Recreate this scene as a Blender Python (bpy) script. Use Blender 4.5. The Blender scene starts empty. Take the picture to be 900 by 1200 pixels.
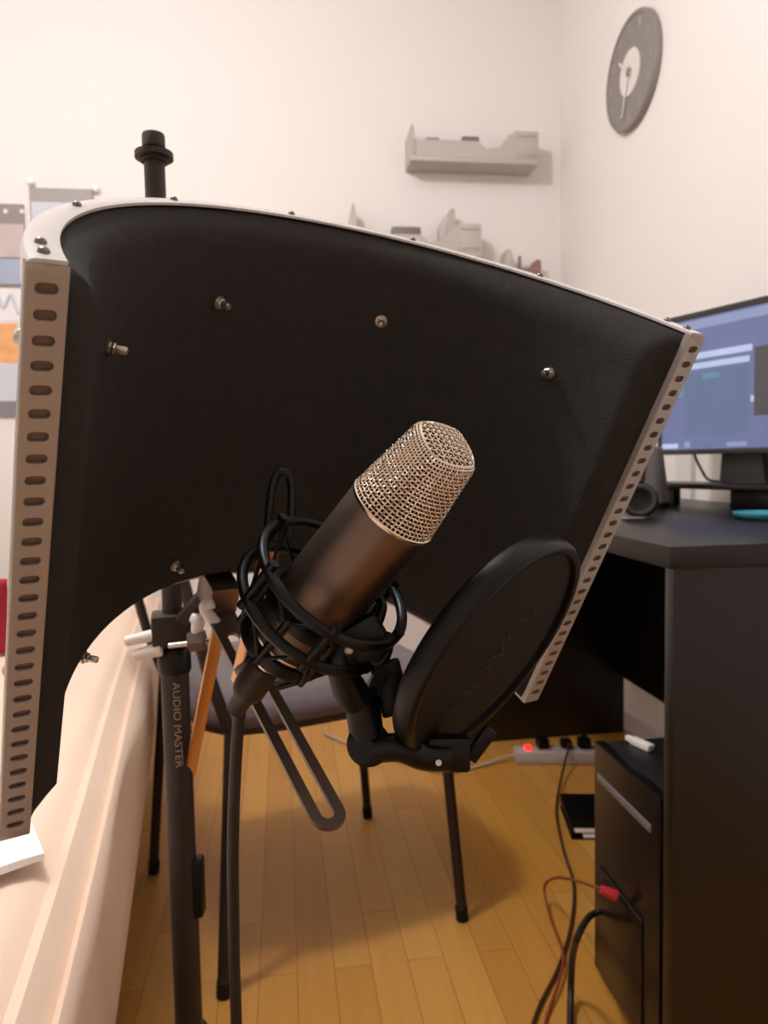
import bpy, bmesh, math, random
from math import sin, cos, pi, radians, atan2, sqrt
from mathutils import Vector, Matrix
random.seed(4)
scene = bpy.context.scene
COL = scene.collection

# ------------------------------------------------------------------ camera
FPX = 1200 * 26 / 36
CAM = Vector((0, 0, 0.90))
yaw, pitch, roll = radians(7.74), radians(3.96), radians(1.15)
r0 = Vector((cos(yaw), -sin(yaw), 0)); fh = Vector((sin(yaw), cos(yaw), 0)); Z = Vector((0, 0, 1))
fw = fh * cos(pitch) - Z * sin(pitch); u0 = Z * cos(pitch) + fh * sin(pitch)
cr = r0 * cos(roll) - u0 * sin(roll); cu = u0 * cos(roll) + r0 * sin(roll)
cam = bpy.data.objects.new('camera', bpy.data.cameras.new('camera')); COL.objects.link(cam)
m = Matrix.Identity(4)
for i in range(3):
    m[i][0] = cr[i]; m[i][1] = cu[i]; m[i][2] = -fw[i]; m[i][3] = CAM[i]
cam.matrix_world = m
cam.data.sensor_width = 36; cam.data.lens = 26; cam.data.clip_start = 0.02
cam.data.dof.use_dof = True; cam.data.dof.focus_distance = 0.41; cam.data.dof.aperture_fstop = 13.0
scene.camera = cam

def D(v):                      # direction: right, down, away -> world
    return cr * v[0] - cu * v[1] + fw * v[2]
def C(x, y, z):                # metres right, down, away from the viewpoint -> world
    return CAM + D((x, y, z))
def P(px, py, d):              # survey point: sight line and distance -> world
    return C((px - 450) / FPX * d, (py - 600) / FPX * d, d)
def ray(px, py): return D(((px - 450) / FPX, (py - 600) / FPX, 1))
def onz(px, py, z=0.0):
    r = ray(px, py); return CAM + r * ((z - CAM.z) / r.z)
def onx(px, py, x):
    r = ray(px, py); return CAM + r * ((x - CAM.x) / r.x)
def ony(px, py, y):
    r = ray(px, py); return CAM + r * ((y - CAM.y) / r.y)

# ------------------------------------------------------------------ materials
def hexc(s):
    def l(c):
        c = c / 255
        return c / 12.92 if c <= .04045 else ((c + .055) / 1.055) ** 2.4
    return (l(s[0]), l(s[1]), l(s[2]), 1)
def mat(name, rgb, rough=.5, metal=0, var=.06, scale=30, bump=0, bscale=200, spec=.5, emit=None, estr=1, coat=0, sheen=0):
    M_ = bpy.data.materials.new(name); M_.use_nodes = True
    n = M_.node_tree.nodes; l = M_.node_tree.links; b = n['Principled BSDF']
    c = hexc(rgb)
    tc = n.new('ShaderNodeTexCoord'); no = n.new('ShaderNodeTexNoise'); no.inputs['Scale'].default_value = scale
    no.inputs['Detail'].default_value = 3
    l.new(tc.outputs['Object'], no.inputs['Vector'])
    mix = n.new('ShaderNodeMix'); mix.data_type = 'RGBA'
    mix.inputs['A'].default_value = [x * (1 - var) for x in c[:3]] + [1]
    mix.inputs['B'].default_value = [min(1, x * (1 + var)) for x in c[:3]] + [1]
    l.new(no.outputs['Fac'], mix.inputs['Factor']); l.new(mix.outputs['Result'], b.inputs['Base Color'])
    b.inputs['Roughness'].default_value = rough; b.inputs['Metallic'].default_value = metal
    b.inputs['Specular IOR Level'].default_value = spec
    if coat: b.inputs['Coat Weight'].default_value = coat
    if sheen:
        b.inputs['Sheen Weight'].default_value = sheen; b.inputs['Sheen Roughness'].default_value = .5
    if emit:
        b.inputs['Emission Color'].default_value = hexc(emit); b.inputs['Emission Strength'].default_value = estr
    if bump:
        n2 = n.new('ShaderNodeTexNoise'); n2.inputs['Scale'].default_value = bscale; n2.inputs['Detail'].default_value = 4
        l.new(tc.outputs['Object'], n2.inputs['Vector'])
        bp = n.new('ShaderNodeBump'); bp.inputs['Strength'].default_value = bump; bp.inputs['Distance'].default_value = .002
        l.new(n2.outputs['Fac'], bp.inputs['Height']); l.new(bp.outputs['Normal'], b.inputs['Normal'])
    return M_

MT = {}
MT['wall'] = mat('wall_paint', (238, 230, 224), .9, var=.015, scale=6, bump=.05, bscale=120, spec=.2)
MT['ceil'] = mat('ceiling_paint', (242, 236, 226), .95, var=.01, scale=6, spec=.2)
MT['white_metal'] = mat('white_lacquered_steel', (208, 202, 200), .26, 0, var=.02, coat=.3)
MT['strip'] = mat('satin_steel_strip', (170, 165, 162), .42, .6, var=.04, scale=60)
MT['backing'] = mat('brown_strip_backing', (122, 102, 90), .6, .2, var=.05)
MT['foam'] = mat('black_foam', (51, 48, 46), .95, var=.25, scale=90, bump=.35, bscale=700, spec=.25)
MT['screw'] = mat('dark_steel_screw', (120, 114, 110), .25, .9, var=.05)
MT['chrome'] = mat('chrome', (225, 222, 218), .12, 1, var=.02)
MT['zinc'] = mat('zinc_plated_steel', (190, 184, 176), .3, 1, var=.06)
MT['tinted_steel'] = mat('floor_tinted_steel', (205, 165, 125), .28, 1, var=.05)  # plain steel; the orange floor's reflection is put into its colour
MT['bracket'] = mat('dull_steel_bracket', (120, 105, 95), .4, .9, var=.06)
MT['black_metal'] = mat('black_powder_coat', (40, 27, 22), .5, 0, var=.1, spec=.4)  # brown bounce from the floor is mixed into the black
MT['black_plastic'] = mat('black_plastic', (7, 6, 5), .38, 0, var=.1, spec=.28)
MT['rubber'] = mat('black_rubber', (9, 8, 7), .6, 0, var=.1, spec=.3)
MT['nickel'] = mat('satin_nickel', (116, 100, 90), .42, 1, var=.04, scale=80)
MT['grille'] = mat('nickel_mesh', (220, 206, 190), .24, 1, var=.03)
MT['mesh_in'] = mat('fine_inner_mesh', (58, 40, 32), .55, .6, var=.1, scale=400)
MT['desk'] = mat('black_brown_veneer', (13, 10, 9), .36, 0, var=.2, scale=14, spec=.5)
MT['pc'] = mat('black_painted_steel', (24, 22, 24), .4, 0, var=.08)
MT['pc_front'] = mat('black_gloss_plastic', (17, 13, 13), .3, 0, var=.08)
MT['vinyl'] = mat('dark_plum_vinyl', (86, 74, 80), .34, 0, var=.08, scale=40, bump=.12, bscale=350, spec=.55)
MT['bed'] = mat('peach_bedspread', (232, 205, 184), .95, var=.03, scale=12, bump=.15, bscale=260, spec=.15)
MT['bed_wood'] = mat('bed_base_fabric', (176, 148, 118), .8, var=.06, scale=20)
MT['paper'] = mat('white_paper', (250, 249, 247), .8, var=.01)
MT['red'] = mat('red_fabric', (172, 30, 46), .9, var=.08, scale=25, bump=.1, bscale=300)
MT['shelf'] = mat('pale_grey_lacquer', (190, 181, 172), .5, var=.02)
MT['dark_item'] = mat('grey_plastic', (120, 110, 106), .5, var=.05)
MT['figure'] = mat('brown_plastic', (150, 112, 104), .5, var=.05)
MT['clock'] = mat('clock_dial_hazed', (138, 130, 124), .55, var=.03)  # haze is painted in: dial colour lightened
MT['clock_pale'] = mat('clock_pale_grey', (226, 216, 210), .5, var=.02)
MT['clock_mark'] = mat('clock_numeral_grey', (172, 162, 156), .5, var=.02)
MT['monitor'] = mat('monitor_bezel_grey', (44, 41, 40), .4, var=.05)
MT['grey_plastic'] = mat('mid_grey_plastic', (110, 102, 102), .45, var=.06)
MT['teal'] = mat('turquoise_plastic', (70, 150, 168), .3, var=.05)
MT['white_plastic'] = mat('white_plastic', (226, 218, 212), .4, var=.02)
MT['cable'] = mat('black_cable', (26, 18, 15), .5, var=.1)
MT['brown_cable'] = mat('dark_brown_cable', (62, 28, 14), .5, var=.1)
MT['red_cable'] = mat('red_cable', (190, 40, 44), .45, var=.06)
MT['thin_red'] = mat('dull_red_cable', (130, 48, 24), .5, var=.06)
MT['usb'] = mat('grey_plug', (74, 66, 66), .35, .5, var=.05)
MT['letter_stand'] = mat('stand_lettering', (156, 132, 120), .5, var=.03)
MT['letter_pop'] = mat('pop_filter_lettering', (22, 20, 19), .6, var=.03)
MT['red_lamp'] = mat('red_switch_lamp', (220, 20, 24), .3, emit=(255, 40, 40), estr=2.2)
MT['poster_dark'] = mat('poster_grey', (148, 136, 132), .6, var=.05)
MT['poster_grey'] = mat('board_grey', (160, 152, 150), .5, var=.03)
MT['poster_blue'] = mat('poster_blue', (160, 170, 190), .6, var=.06)
MT['poster_pink'] = mat('poster_pink', (196, 176, 172), .6, var=.1, scale=18)
MT['poster_white'] = mat('poster_white', (232, 226, 226), .7, var=.02)
MT['poster_pale'] = mat('poster_pale_blue', (206, 206, 214), .7, var=.03)
MT['poster_line'] = mat('poster_dark_edge', (132, 128, 136), .6, var=.03)
MT['orange'] = mat('orange_print', (232, 168, 110), .7, var=.25, scale=28)
MT['pin'] = mat('white_gloss_pin', (255, 255, 255), .15, var=0)

def screen_mat(name, rgb, k):
    M_ = bpy.data.materials.new(name); M_.use_nodes = True
    n = M_.node_tree.nodes; l = M_.node_tree.links; b = n['Principled BSDF']
    tc = n.new('ShaderNodeTexCoord'); no = n.new('ShaderNodeTexNoise'); no.inputs['Scale'].default_value = 14
    l.new(tc.outputs['Object'], no.inputs['Vector'])
    c = hexc(rgb); mix = n.new('ShaderNodeMix'); mix.data_type = 'RGBA'
    mix.inputs['A'].default_value = [x * .88 for x in c[:3]] + [1]; mix.inputs['B'].default_value = [x * 1.12 for x in c[:3]] + [1]
    l.new(no.outputs['Fac'], mix.inputs['Factor']); l.new(mix.outputs['Result'], b.inputs['Emission Color'])
    b.inputs['Emission Strength'].default_value = k; b.inputs['Base Color'].default_value = (.01, .01, .012, 1)
    b.inputs['Roughness'].default_value = .35
    return M_
MT['scr'] = screen_mat('screen_blue', (104, 112, 152), 1)
MT['scr2'] = screen_mat('screen_slate', (96, 110, 142), 1)
MT['scr_hi'] = screen_mat('screen_bright', (186, 196, 228), 1)
MT['scr_mid'] = screen_mat('screen_pale', (140, 150, 186), 1)
MT['scr_teal'] = screen_mat('screen_teal', (92, 138, 158), 1)
MT['scr_dark'] = screen_mat('screen_dark', (74, 70, 74), 1)

def floor_mat():
    M_ = bpy.data.materials.new('oak_strip_laminate'); M_.use_nodes = True
    n = M_.node_tree.nodes; l = M_.node_tree.links; b = n['Principled BSDF']
    tc = n.new('ShaderNodeTexCoord'); mp = n.new('ShaderNodeMapping'); mp.inputs['Rotation'].default_value = (0, 0, radians(90))
    l.new(tc.outputs['Object'], mp.inputs['Vector'])
    br = n.new('ShaderNodeTexBrick'); br.offset = .37; br.offset_frequency = 2
    br.inputs['Scale'].default_value = 1; br.inputs['Brick Width'].default_value = .42; br.inputs['Row Height'].default_value = .066
    br.inputs['Mortar Size'].default_value = .0008; br.inputs['Bias'].default_value = 0
    br.inputs['Color1'].default_value = hexc((200, 145, 68)); br.inputs['Color2'].default_value = hexc((186, 128, 53))
    br.inputs['Mortar'].default_value = hexc((140, 88, 34))
    l.new(mp.outputs['Vector'], br.inputs['Vector'])
    st = n.new('ShaderNodeMapping'); st.inputs['Scale'].default_value = (60, 2.5, 1); l.new(tc.outputs['Object'], st.inputs['Vector'])
    no = n.new('ShaderNodeTexNoise'); no.inputs['Scale'].default_value = 1; no.inputs['Detail'].default_value = 5
    l.new(st.outputs['Vector'], no.inputs['Vector'])
    rp = n.new('ShaderNodeMapRange'); rp.inputs['To Min'].default_value = .88; rp.inputs['To Max'].default_value = 1.12
    l.new(no.outputs['Fac'], rp.inputs['Value'])
    mx = n.new('ShaderNodeMix'); mx.data_type = 'RGBA'; mx.blend_type = 'MULTIPLY'; mx.inputs['Factor'].default_value = 1
    l.new(br.outputs['Color'], mx.inputs['A']); l.new(rp.outputs['Result'], mx.inputs['B'])
    l.new(mx.outputs['Result'], b.inputs['Base Color'])
    b.inputs['Roughness'].default_value = .42; b.inputs['Specular IOR Level'].default_value = .4
    return M_
MT['floor'] = floor_mat()

# ------------------------------------------------------------------ object helpers
def obj(name, bm, material, parent=None, smooth=None, base=None):
    """link a bmesh given in world coordinates as ONE mesh object"""
    if parent is not None:
        inv = parent['_inv'] if '_inv' in parent else None
        mw = WORLD[parent.name]; bmesh.ops.transform(bm, matrix=mw.inverted(), verts=bm.verts)
        mine = mw
    else:
        b = Vector(base) if base is not None else Vector((0, 0, 0))
        mine = Matrix.Translation(b); bmesh.ops.transform(bm, matrix=mine.inverted(), verts=bm.verts)
    bmesh.ops.recalc_face_normals(bm, faces=bm.faces)
    me = bpy.data.meshes.new(name); bm.to_mesh(me); bm.free()
    for mm in (material if isinstance(material, (list, tuple)) else [material]): me.materials.append(MT[mm])
    if smooth:
        for p in me.polygons: p.use_smooth = True
        me.set_sharp_from_angle(angle=radians(smooth))
    o = bpy.data.objects.new(name, me); COL.objects.link(o)
    if parent is not None: o.parent = parent
    else: o.matrix_world = mine
    WORLD[o.name] = mine
    return o
WORLD = {}
def tag(o, label, cat, group=None):
    o['label'] = label; o['category'] = cat
    if group: o['group'] = group
    return o
def thing(name, label, cat, loc, rz=0, group=None):
    o = bpy.data.objects.new(name, None); COL.objects.link(o); o.empty_display_size = .05
    mw = Matrix.Translation(Vector(loc)) @ Matrix.Rotation(rz, 4, 'Z'); o.matrix_world = mw
    WORLD[o.name] = mw
    return tag(o, label, cat, group)
def struct(name, bm, material):
    o = obj(name, bm, material); o['kind'] = 'structure'; return o
B = bmesh.new
def frame(origin, x, z):
    x = Vector(x).normalized(); z = Vector(z); z = (z - x * z.dot(x)).normalized(); y = z.cross(x)
    mm = Matrix.Identity(4)
    for i in range(3):
        mm[i][0] = x[i]; mm[i][1] = y[i]; mm[i][2] = z[i]; mm[i][3] = origin[i]
    return mm
def yaxis_frame(origin, zdir):
    z = Vector(zdir).normalized(); h = Vector((0, 0, 1)) if abs(z.z) < .9 else Vector((1, 0, 0))
    return frame(origin, h.cross(z), z)
def box(bm, lo, hi, mw=None, bevel=0, mi=0, seg=2):
    g = bmesh.ops.create_cube(bm, size=1)['verts']
    lo = Vector(lo); hi = Vector(hi); c = (lo + hi) / 2; s = hi - lo
    for v in g: v.co = Vector((v.co.x * s.x, v.co.y * s.y, v.co.z * s.z)) + c
    fs = {f for v in g for f in v.link_faces}
    for f in fs: f.material_index = mi
    vs = list(g)
    if bevel:
        es = list({e for v in g for e in v.link_edges})
        r = bmesh.ops.bevel(bm, geom=es, offset=bevel, segments=seg, affect='EDGES', profile=.5)
        vs = list({v for f in r['faces'] for v in f.verts} | {v for v in g if v.is_valid})
        for f in {f for v in vs for f in v.link_faces}: f.material_index = mi
        seen = set(vs)
        for v in vs:
            for e in v.link_edges:
                seen.add(e.other_vert(v))
        vs = list(seen)
    if mw is not None: bmesh.ops.transform(bm, matrix=mw, verts=vs)
    return vs
def lathe(bm, prof, mw, n=32, mi=0):
    """prof: list of (radius, height); closed at both ends when radius is 0"""
    rings = []
    for r, h in prof:
        if r <= 1e-9: rings.append([bm.verts.new(mw @ Vector((0, 0, h)))])
        else: rings.append([bm.verts.new(mw @ Vector((r * cos(2 * pi * k / n), r * sin(2 * pi * k / n), h))) for k in range(n)])
    for a, b in zip(rings, rings[1:]):
        for k in range(n):
            k2 = (k + 1) % n
            if len(a) == 1 and len(b) == 1: continue
            if len(a) == 1: f = bm.faces.new((a[0], b[k], b[k2]))
            elif len(b) == 1: f = bm.faces.new((a[k], b[0], a[k2]))
            else: f = bm.faces.new((a[k], b[k], b[k2], a[k2]))
            f.material_index = mi
def cyl(bm, a, b, r, r2=None, n=20, bev=.0):
    a = Vector(a); b = Vector(b); L = (b - a).length; r2 = r if r2 is None else r2
    mw = yaxis_frame(a, b - a)
    if bev: lathe(bm, [(0, 0), (r - bev, 0), (r, bev), (r2, L - bev), (r2 - bev, L), (0, L)], mw, n)
    else: lathe(bm, [(0, 0), (r, 0), (r2, L), (0, L)], mw, n)
def smooth_path(pts, sub=8):
    pts = [Vector(p) for p in pts]; out = []
    for i in range(len(pts) - 1):
        p0 = pts[max(i - 1, 0)]; p1 = pts[i]; p2 = pts[i + 1]; p3 = pts[min(i + 2, len(pts) - 1)]
        for k in range(sub):
            t = k / sub
            out.append(.5 * ((2 * p1) + (p2 - p0) * t + (2 * p0 - 5 * p1 + 4 * p2 - p3) * t * t + (3 * p1 - p0 - 3 * p2 + p3) * t ** 3))
    out.append(pts[-1]); return out
def tube(bm, pts, r, n=10, closed=False, cap=True, prof=None, up=None):
    """sweep a circle (or a profile of (side, up) offsets) along points"""
    pts = [Vector(p) for p in pts]; N = len(pts); rings = []; nrm = None
    for i in range(N):
        if closed: t = pts[(i + 1) % N] - pts[i - 1]
        else: t = pts[min(i + 1, N - 1)] - pts[max(i - 1, 0)]
        t.normalize()
        if up is not None: nrm = Vector(up)
        elif nrm is None: nrm = Vector((0, 0, 1)) if abs(t.z) < .9 else Vector((1, 0, 0))
        nrm = (nrm - t * nrm.dot(t)).normalized(); s = t.cross(nrm)
        rr = r[i] if isinstance(r, (list, tuple)) else r
        pr = prof or [(rr * cos(2 * pi * k / n), rr * sin(2 * pi * k / n)) for k in range(n)]
        rings.append([bm.verts.new(pts[i] + s * a + nrm * b) for a, b in pr])
    K = len(rings[0])
    for i in range(N if closed else N - 1):
        a = rings[i]; b = rings[(i + 1) % N]
        for k in range(K): bm.faces.new((a[k], a[(k + 1) % K], b[(k + 1) % K], b[k]))
    if cap and not closed: bm.faces.new(rings[0]); bm.faces.new(list(reversed(rings[-1])))
def prism(bm, poly, depth, mw, bevel=0):
    """poly in local xy, extruded along local z by depth"""
    a = [bm.verts.new(mw @ Vector((x, y, 0))) for x, y in poly]; b = [bm.verts.new(mw @ Vector((x, y, depth))) for x, y in poly]
    n = len(poly)
    f1 = bm.faces.new(a); f2 = bm.faces.new(list(reversed(b)))
    for k in range(n): bm.faces.new((a[k], b[k], b[(k + 1) % n], a[(k + 1) % n]))
    if bevel:
        es = list({e for f in (f1, f2) for e in f.edges})
        bmesh.ops.bevel(bm, geom=es, offset=bevel, segments=2, affect='EDGES', profile=.5)
def stadium(w, h, n=10):       # outline of a round-ended slot, w long, h high, centred
    r = h / 2; o = []
    for k in range(n + 1): a = -pi / 2 + pi * k / n; o.append((w / 2 - r + r * cos(a), r * sin(a)))
    for k in range(n + 1): a = pi / 2 + pi * k / n; o.append((-w / 2 + r + r * cos(a), r * sin(a)))
    return o
def text_bm(s, size, fn, extrude=.0002):
    """lettering mesh; fn maps (x, y, z) of the flat text (height = size) to world"""
    cu_ = bpy.data.curves.new('t', 'FONT'); cu_.body = s; cu_.size = 1; cu_.extrude = 0; cu_.resolution_u = 3
    o = bpy.data.objects.new('t', cu_); COL.objects.link(o)
    dg = bpy.context.evaluated_depsgraph_get(); me = bpy.data.meshes.new_from_object(o.evaluated_get(dg))
    bm = B(); bm.from_mesh(me); bpy.data.objects.remove(o); bpy.data.curves.remove(cu_); bpy.data.meshes.remove(me)
    bmesh.ops.triangulate(bm, faces=bm.faces)
    for _ in range(3): bmesh.ops.subdivide_edges(bm, edges=[e for e in bm.edges if e.calc_length() > .16], cuts=1); bmesh.ops.triangulate(bm, faces=bm.faces)
    xs = [v.co.x for v in bm.verts]; x0, x1 = min(xs), max(xs)
    r = bmesh.ops.extrude_face_region(bm, geom=bm.faces[:])
    top = [g for g in r['geom'] if isinstance(g, bmesh.types.BMVert)]
    for v in top: v.co.z += 1
    for v in bm.verts: v.co = fn((v.co.x - (x0 + x1) / 2) / (x1 - x0), v.co.y, v.co.z * extrude)
    return bm

# ================================================================== SETTING
XR, XL, YB, YF, ZC = 1.11, -1.75, 2.846, -1.6, 2.80
def slab(lo, hi): b = B(); box(b, lo, hi); return b
struct('floor', slab((XL - .1, YF - .1, -.06), (XR + .1, YB + .1, 0)), 'floor')
struct('ceiling', slab((XL - .1, YF - .1, ZC), (XR + .1, YB + .1, ZC + .08)), 'ceil')
struct('wall_back', slab((XL - .1, YB, 0), (XR + .1, YB + .1, ZC)), 'wall')
struct('wall_right', slab((XR, YF, 0), (XR + .1, YB, ZC)), 'wall')
struct('wall_left', slab((XL - .1, YF, 0), (XL, YB, ZC)), 'wall')
struct('wall_front', slab((XL - .1, YF - .1, 0), (XR + .1, YF, ZC)), 'wall')
struct('baseboard_back', slab((XL, YB - .014, 0), (XR, YB, .06)), 'white_plastic')
struct('baseboard_right', slab((XR - .014, YF, 0), (XR, YB - .014, .06)), 'white_plastic')

# ================================================================== ACOUSTIC SHIELD
SU = (0.84442636, -0.05811333, 0.53251005); SV = (-0.25740087, 0.86201522, 0.43666298)
SW = (-0.4777647, -0.49533935, 0.72539574); SM = (0.03663904, -0.09347109, 0.37334998)
U_, V_, W_ = D(SU), D(SV), D(SW); M_ = C(*SM)
def S(a, b, t): return M_ + U_ * a + W_ * b + V_ * t     # across, towards the back, down
shield = thing('acoustic_shield', 'curved black foam microphone shield with white steel rim, clamped to the black stand', 'acoustic shield', S(0, .2, .3255))
OX, OY, IX, IY, FX, FY = .1975, .2356, .1835, .2216, .168, .2015
def E(th, k):        # k: 0 foam face, 1 rim inner edge, 2 outer edge
    if k <= 1: x = FX + (IX - FX) * k; y = FY + (IY - FY) * k
    else: x = IX + (OX - IX) * (k - 1); y = IY + (OY - IY) * (k - 1)
    return x * sin(th), y * cos(th)
NT = 96
THS = [-pi / 2 + pi * i / NT for i in range(NT + 1)]
def sweep(bm, prof, ths=THS, cap=True):
    rings = []
    for th in ths:
        rings.append([bm.verts.new(S(*E(th, k), t)) for k, t in prof])
    K = len(prof)
    for a, b in zip(rings, rings[1:]):
        for j in range(K): bm.faces.new((a[j], a[(j + 1) % K], b[(j + 1) % K], b[j]))
    if cap: bm.faces.new(rings[0]); bm.faces.new(list(reversed(rings[-1])))
T0, T1 = -.0105, .3015
bm = B(); sweep(bm, [(1, T0 + .0018), (1, T0 + .0003), (1.05, T0), (1.8, T0), (1.93, T0 + .0006), (2.0, T0 + .0024), (2.0, T0 + .013), (1.9, T0 + .013), (1.9, T0 + .0024), (1.85, T0 + .0018)])
obj('top_rim', bm, 'white_metal', shield, 40)
bm = B(); sweep(bm, [(1, T1 - .0018), (1, T1), (1.9, T1), (2.0, T1 - .002), (2.0, T1 - .013), (1.9, T1 - .013), (1.9, T1 - .0018)])
obj('bottom_rim', bm, 'white_metal', shield, 40)
bm = B(); sweep(bm, [(1.78, T0 + .0022), (1.88, T0 + .0022), (1.88, T1 - .0022), (1.78, T1 - .0022)])
obj('back_panel', bm, 'strip', shield, 40)
# foam: bevelled all round, set back inside the frame
bm = B()
rows = []
for i in range(NT + 1):
    th = THS[i]; q = min(1, (pi / 2 - abs(th)) / radians(3))
    k0 = 1 - q
    rows.append([(1.7, T0 + .003), (1.0, T0 + .003), (max(k0, .82), T0 + .0045), (max(k0, .5), T0 + .0085), (max(k0, .22), T0 + .0135), (max(k0, .06), T0 + .0195), (max(k0, 0), T0 + .027), (max(k0, 0), T1 - .016), (max(k0, .75), T1 - .005), (1.0, T1 - .002), (1.7, T1 - .002)])
rings = [[bm.verts.new(S(*E(th * .9985, k), t) + W_ * .0024) for k, t in pr] for th, pr in zip(THS, rows)]
for a, b in zip(rings, rings[1:]):
    for j in range(11): bm.faces.new((a[j], a[(j + 1) % 11], b[(j + 1) % 11], b[j]))
bm.faces.new(rings[0]); bm.faces.new(list(reversed(rings[-1])))
obj('foam', bm, 'foam', shield, 38)
# slotted end strips
def strip(side):
    bm = B(); hw, pit, n = .0070, .01, 30
    sw, sh = .0084, .0043
    def ringpts():
        angs = []
        ca = atan2(pit / 2, hw)
        base = [ca, pi - ca, pi + ca, 2 * pi - ca]
        ex = [0, pi / 2, pi, 3 * pi / 2]
        more = [2 * pi * k / 28 for k in range(28)]
        allv = sorted(set([round(x, 6) for x in base + ex] + [round(x, 6) for x in more if min(abs(x - y) for y in base + ex) > .06]))
        res = []
        for a in allv:
            dx, dy = cos(a), sin(a)
            so = min(hw / abs(dx) if abs(dx) > 1e-9 else 9, (pit / 2) / abs(dy) if abs(dy) > 1e-9 else 9)
            lo_, hi_ = 0, .02
            for _ in range(40):
                md = (lo_ + hi_) / 2; x, y = abs(dx * md), abs(dy * md); rr = sh / 2; cx = sw / 2 - rr
                ins = (y <= rr) if x <= cx else ((x - cx) ** 2 + y * y <= rr * rr)
                if ins: lo_ = md
                else: hi_ = md
            res.append(((dx * so, dy * so), (dx * lo_, dy * lo_)))
        return res
    RP = ringpts(); K = len(RP); th_ = .0014
    for i in range(n):
        t = i * pit
        def v(x, y, dz): return bm.verts.new(S(side * .1905 + x, -.001 + dz, t + y))
        fo = [v(*o, 0) for o, s in RP]; fi = [v(*s, 0) for o, s in RP]
        bi = [v(*s, th_) for o, s in RP]; bo = [v(*o, th_) for o, s in RP]
        for k in range(K):
            k2 = (k + 1) % K
            bm.faces.new((fo[k], fo[k2], fi[k2], fi[k])); bm.faces.new((fi[k], fi[k2], bi[k2], bi[k])); bm.faces.new((bi[k], bi[k2], bo[k2], bo[k]))
    # plain ends and turned-back side flanges
    for ta, tb in ((-.0088, -.005), (.295, .3006)):
        for dz in (0, th_):
            bm.faces.new([bm.verts.new(S(side * .1905 + x, -.001 + dz, t)) for x, t in ((-hw, ta), (hw, ta), (hw, tb), (-hw, tb))])
    for sx in (-1, 1):
        prof = [(0, 0), (.0006, .0002), (.0008, .0009), (.0008, .005), (.0000, .005)]
        ln = [[bm.verts.new(S(side * .1905 + sx * (hw + x), -.001 + y, t)) for x, y in prof] for t in (-.0088, .3006)]
        for k in range(4): bm.faces.new((ln[0][k], ln[0][k + 1], ln[1][k + 1], ln[1][k]))
    bmesh.ops.remove_doubles(bm, verts=bm.verts, dist=1e-6)
    obj('slotted_strip', bm, 'strip', shield, 35)
    bm = B(); box(bm, (side * .1905 - .0066, .0012, -.0085), (side * .1905 + .0066, .0020, .300))
    for v in bm.verts: v.co = S(v.co.x, v.co.y, v.co.z)
    obj('strip_backing', bm, 'backing', shield)
strip(-1); strip(1)
def normal_out(th):
    a, b = E(th, 2); return (U_ * (a / OX ** 2) + W_ * (b / OY ** 2)).normalized()
for deg in (-87.5, -83.5, -57, -28, 1, 29, 57, 83.5, 87.5):
    bm = B(); o = S(*E(radians(deg), 1.52), T0)
    lathe(bm, [(0, -.001), (.0024, -.001), (.0024, .0006), (.0021, .0014), (.0012, .0020), (0, .0022)], yaxis_frame(o, -V_), 14)
    obj('screw', bm, 'screw', shield, 40)
for deg, t in ((-57, .058), (-18.5, .049), (25.4, .049), (67.5, .047), (-19, .265), (25.4, .265), (-53.5, .285), (67.5, .265)):
    th = radians(deg); n_ = -normal_out(th); o = S(*E(th, 0), t)
    bm = B(); mw = yaxis_frame(o, n_)
    lathe(bm, [(.0005, -.002), (.0046, -.002), (.0046, .0005), (.002, .0007)], mw, 20)
    lathe(bm, [(.002, .0005), (.0034, .0005), (.0036, .001), (.0036, .0028), (.003, .0034), (.0018, .0034)], mw, 6)
    lathe(bm, [(.0024, .002), (.0024, .0086), (.0017, .0098), (0, .0100)], mw, 14)
    obj('bolt', bm, 'zinc', shield, 35)
for deg, t in ((-72, .043), (-70, .252), (-18.5, .049), (25.4, .049), (67.5, .047)):
    th = radians(deg); bm = B()
    lathe(bm, [(0, -.001), (.0045, -.001), (.0045, .001), (.0038, .0034), (.002, .0046), (0, .005)], yaxis_frame(S(*E(th, 2), t), normal_out(th)), 18)
    obj('bolt_head', bm, 'zinc', shield, 40)
# slotted mounting bar under the shield
bm = B(); TB = .3265
def ring_poly(r, b0, b1, n=14):
    o = []
    for k in range(n + 1): a = pi + pi * k / n; o.append((r * cos(a), b0 + r * sin(a)))
    for k in range(n + 1): a = pi * k / n; o.append((r * cos(a), b1 + r * sin(a)))
    return o
po = ring_poly(.0128, -.026, .205); pi_ = ring_poly(.0048, -.026, .165)
K = len(po)
vv = {}
for nm, pl, dz in (('ot', po, 0), ('it', pi_, 0), ('ib', pi_, .003), ('ob', po, .003)):
    vv[nm] = [bm.verts.new(S(-.0035 + x, y, TB + dz)) for x, y in pl]
for a, b in (('ot', 'it'), ('it', 'ib'), ('ib', 'ob'), ('ob', 'ot')):
    for k in range(K): bm.faces.new((vv[a][k], vv[a][(k + 1) % K], vv[b][(k + 1) % K], vv[b][k]))
obj('mounting_bar', bm, 'bracket', shield, 40)
def sbox(lo, hi, bev=.001):    # a box in the shield's own axes
    bm = B(); mw = Matrix.Identity(4)
    vs = box(bm, lo, hi, None, bev)
    for v in bm.verts: v.co = S(v.co.x, v.co.y, v.co.z)
    return bm
obj('mounting_block', sbox((-.016, .196, .2995), (.010, .232, .3262)), 'bracket', shield, 40)
obj('mounting_plate', sbox((-.0135, .186, .3295), (-.0015, .190, .520), .0008), 'tinted_steel', shield, 40)
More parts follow.
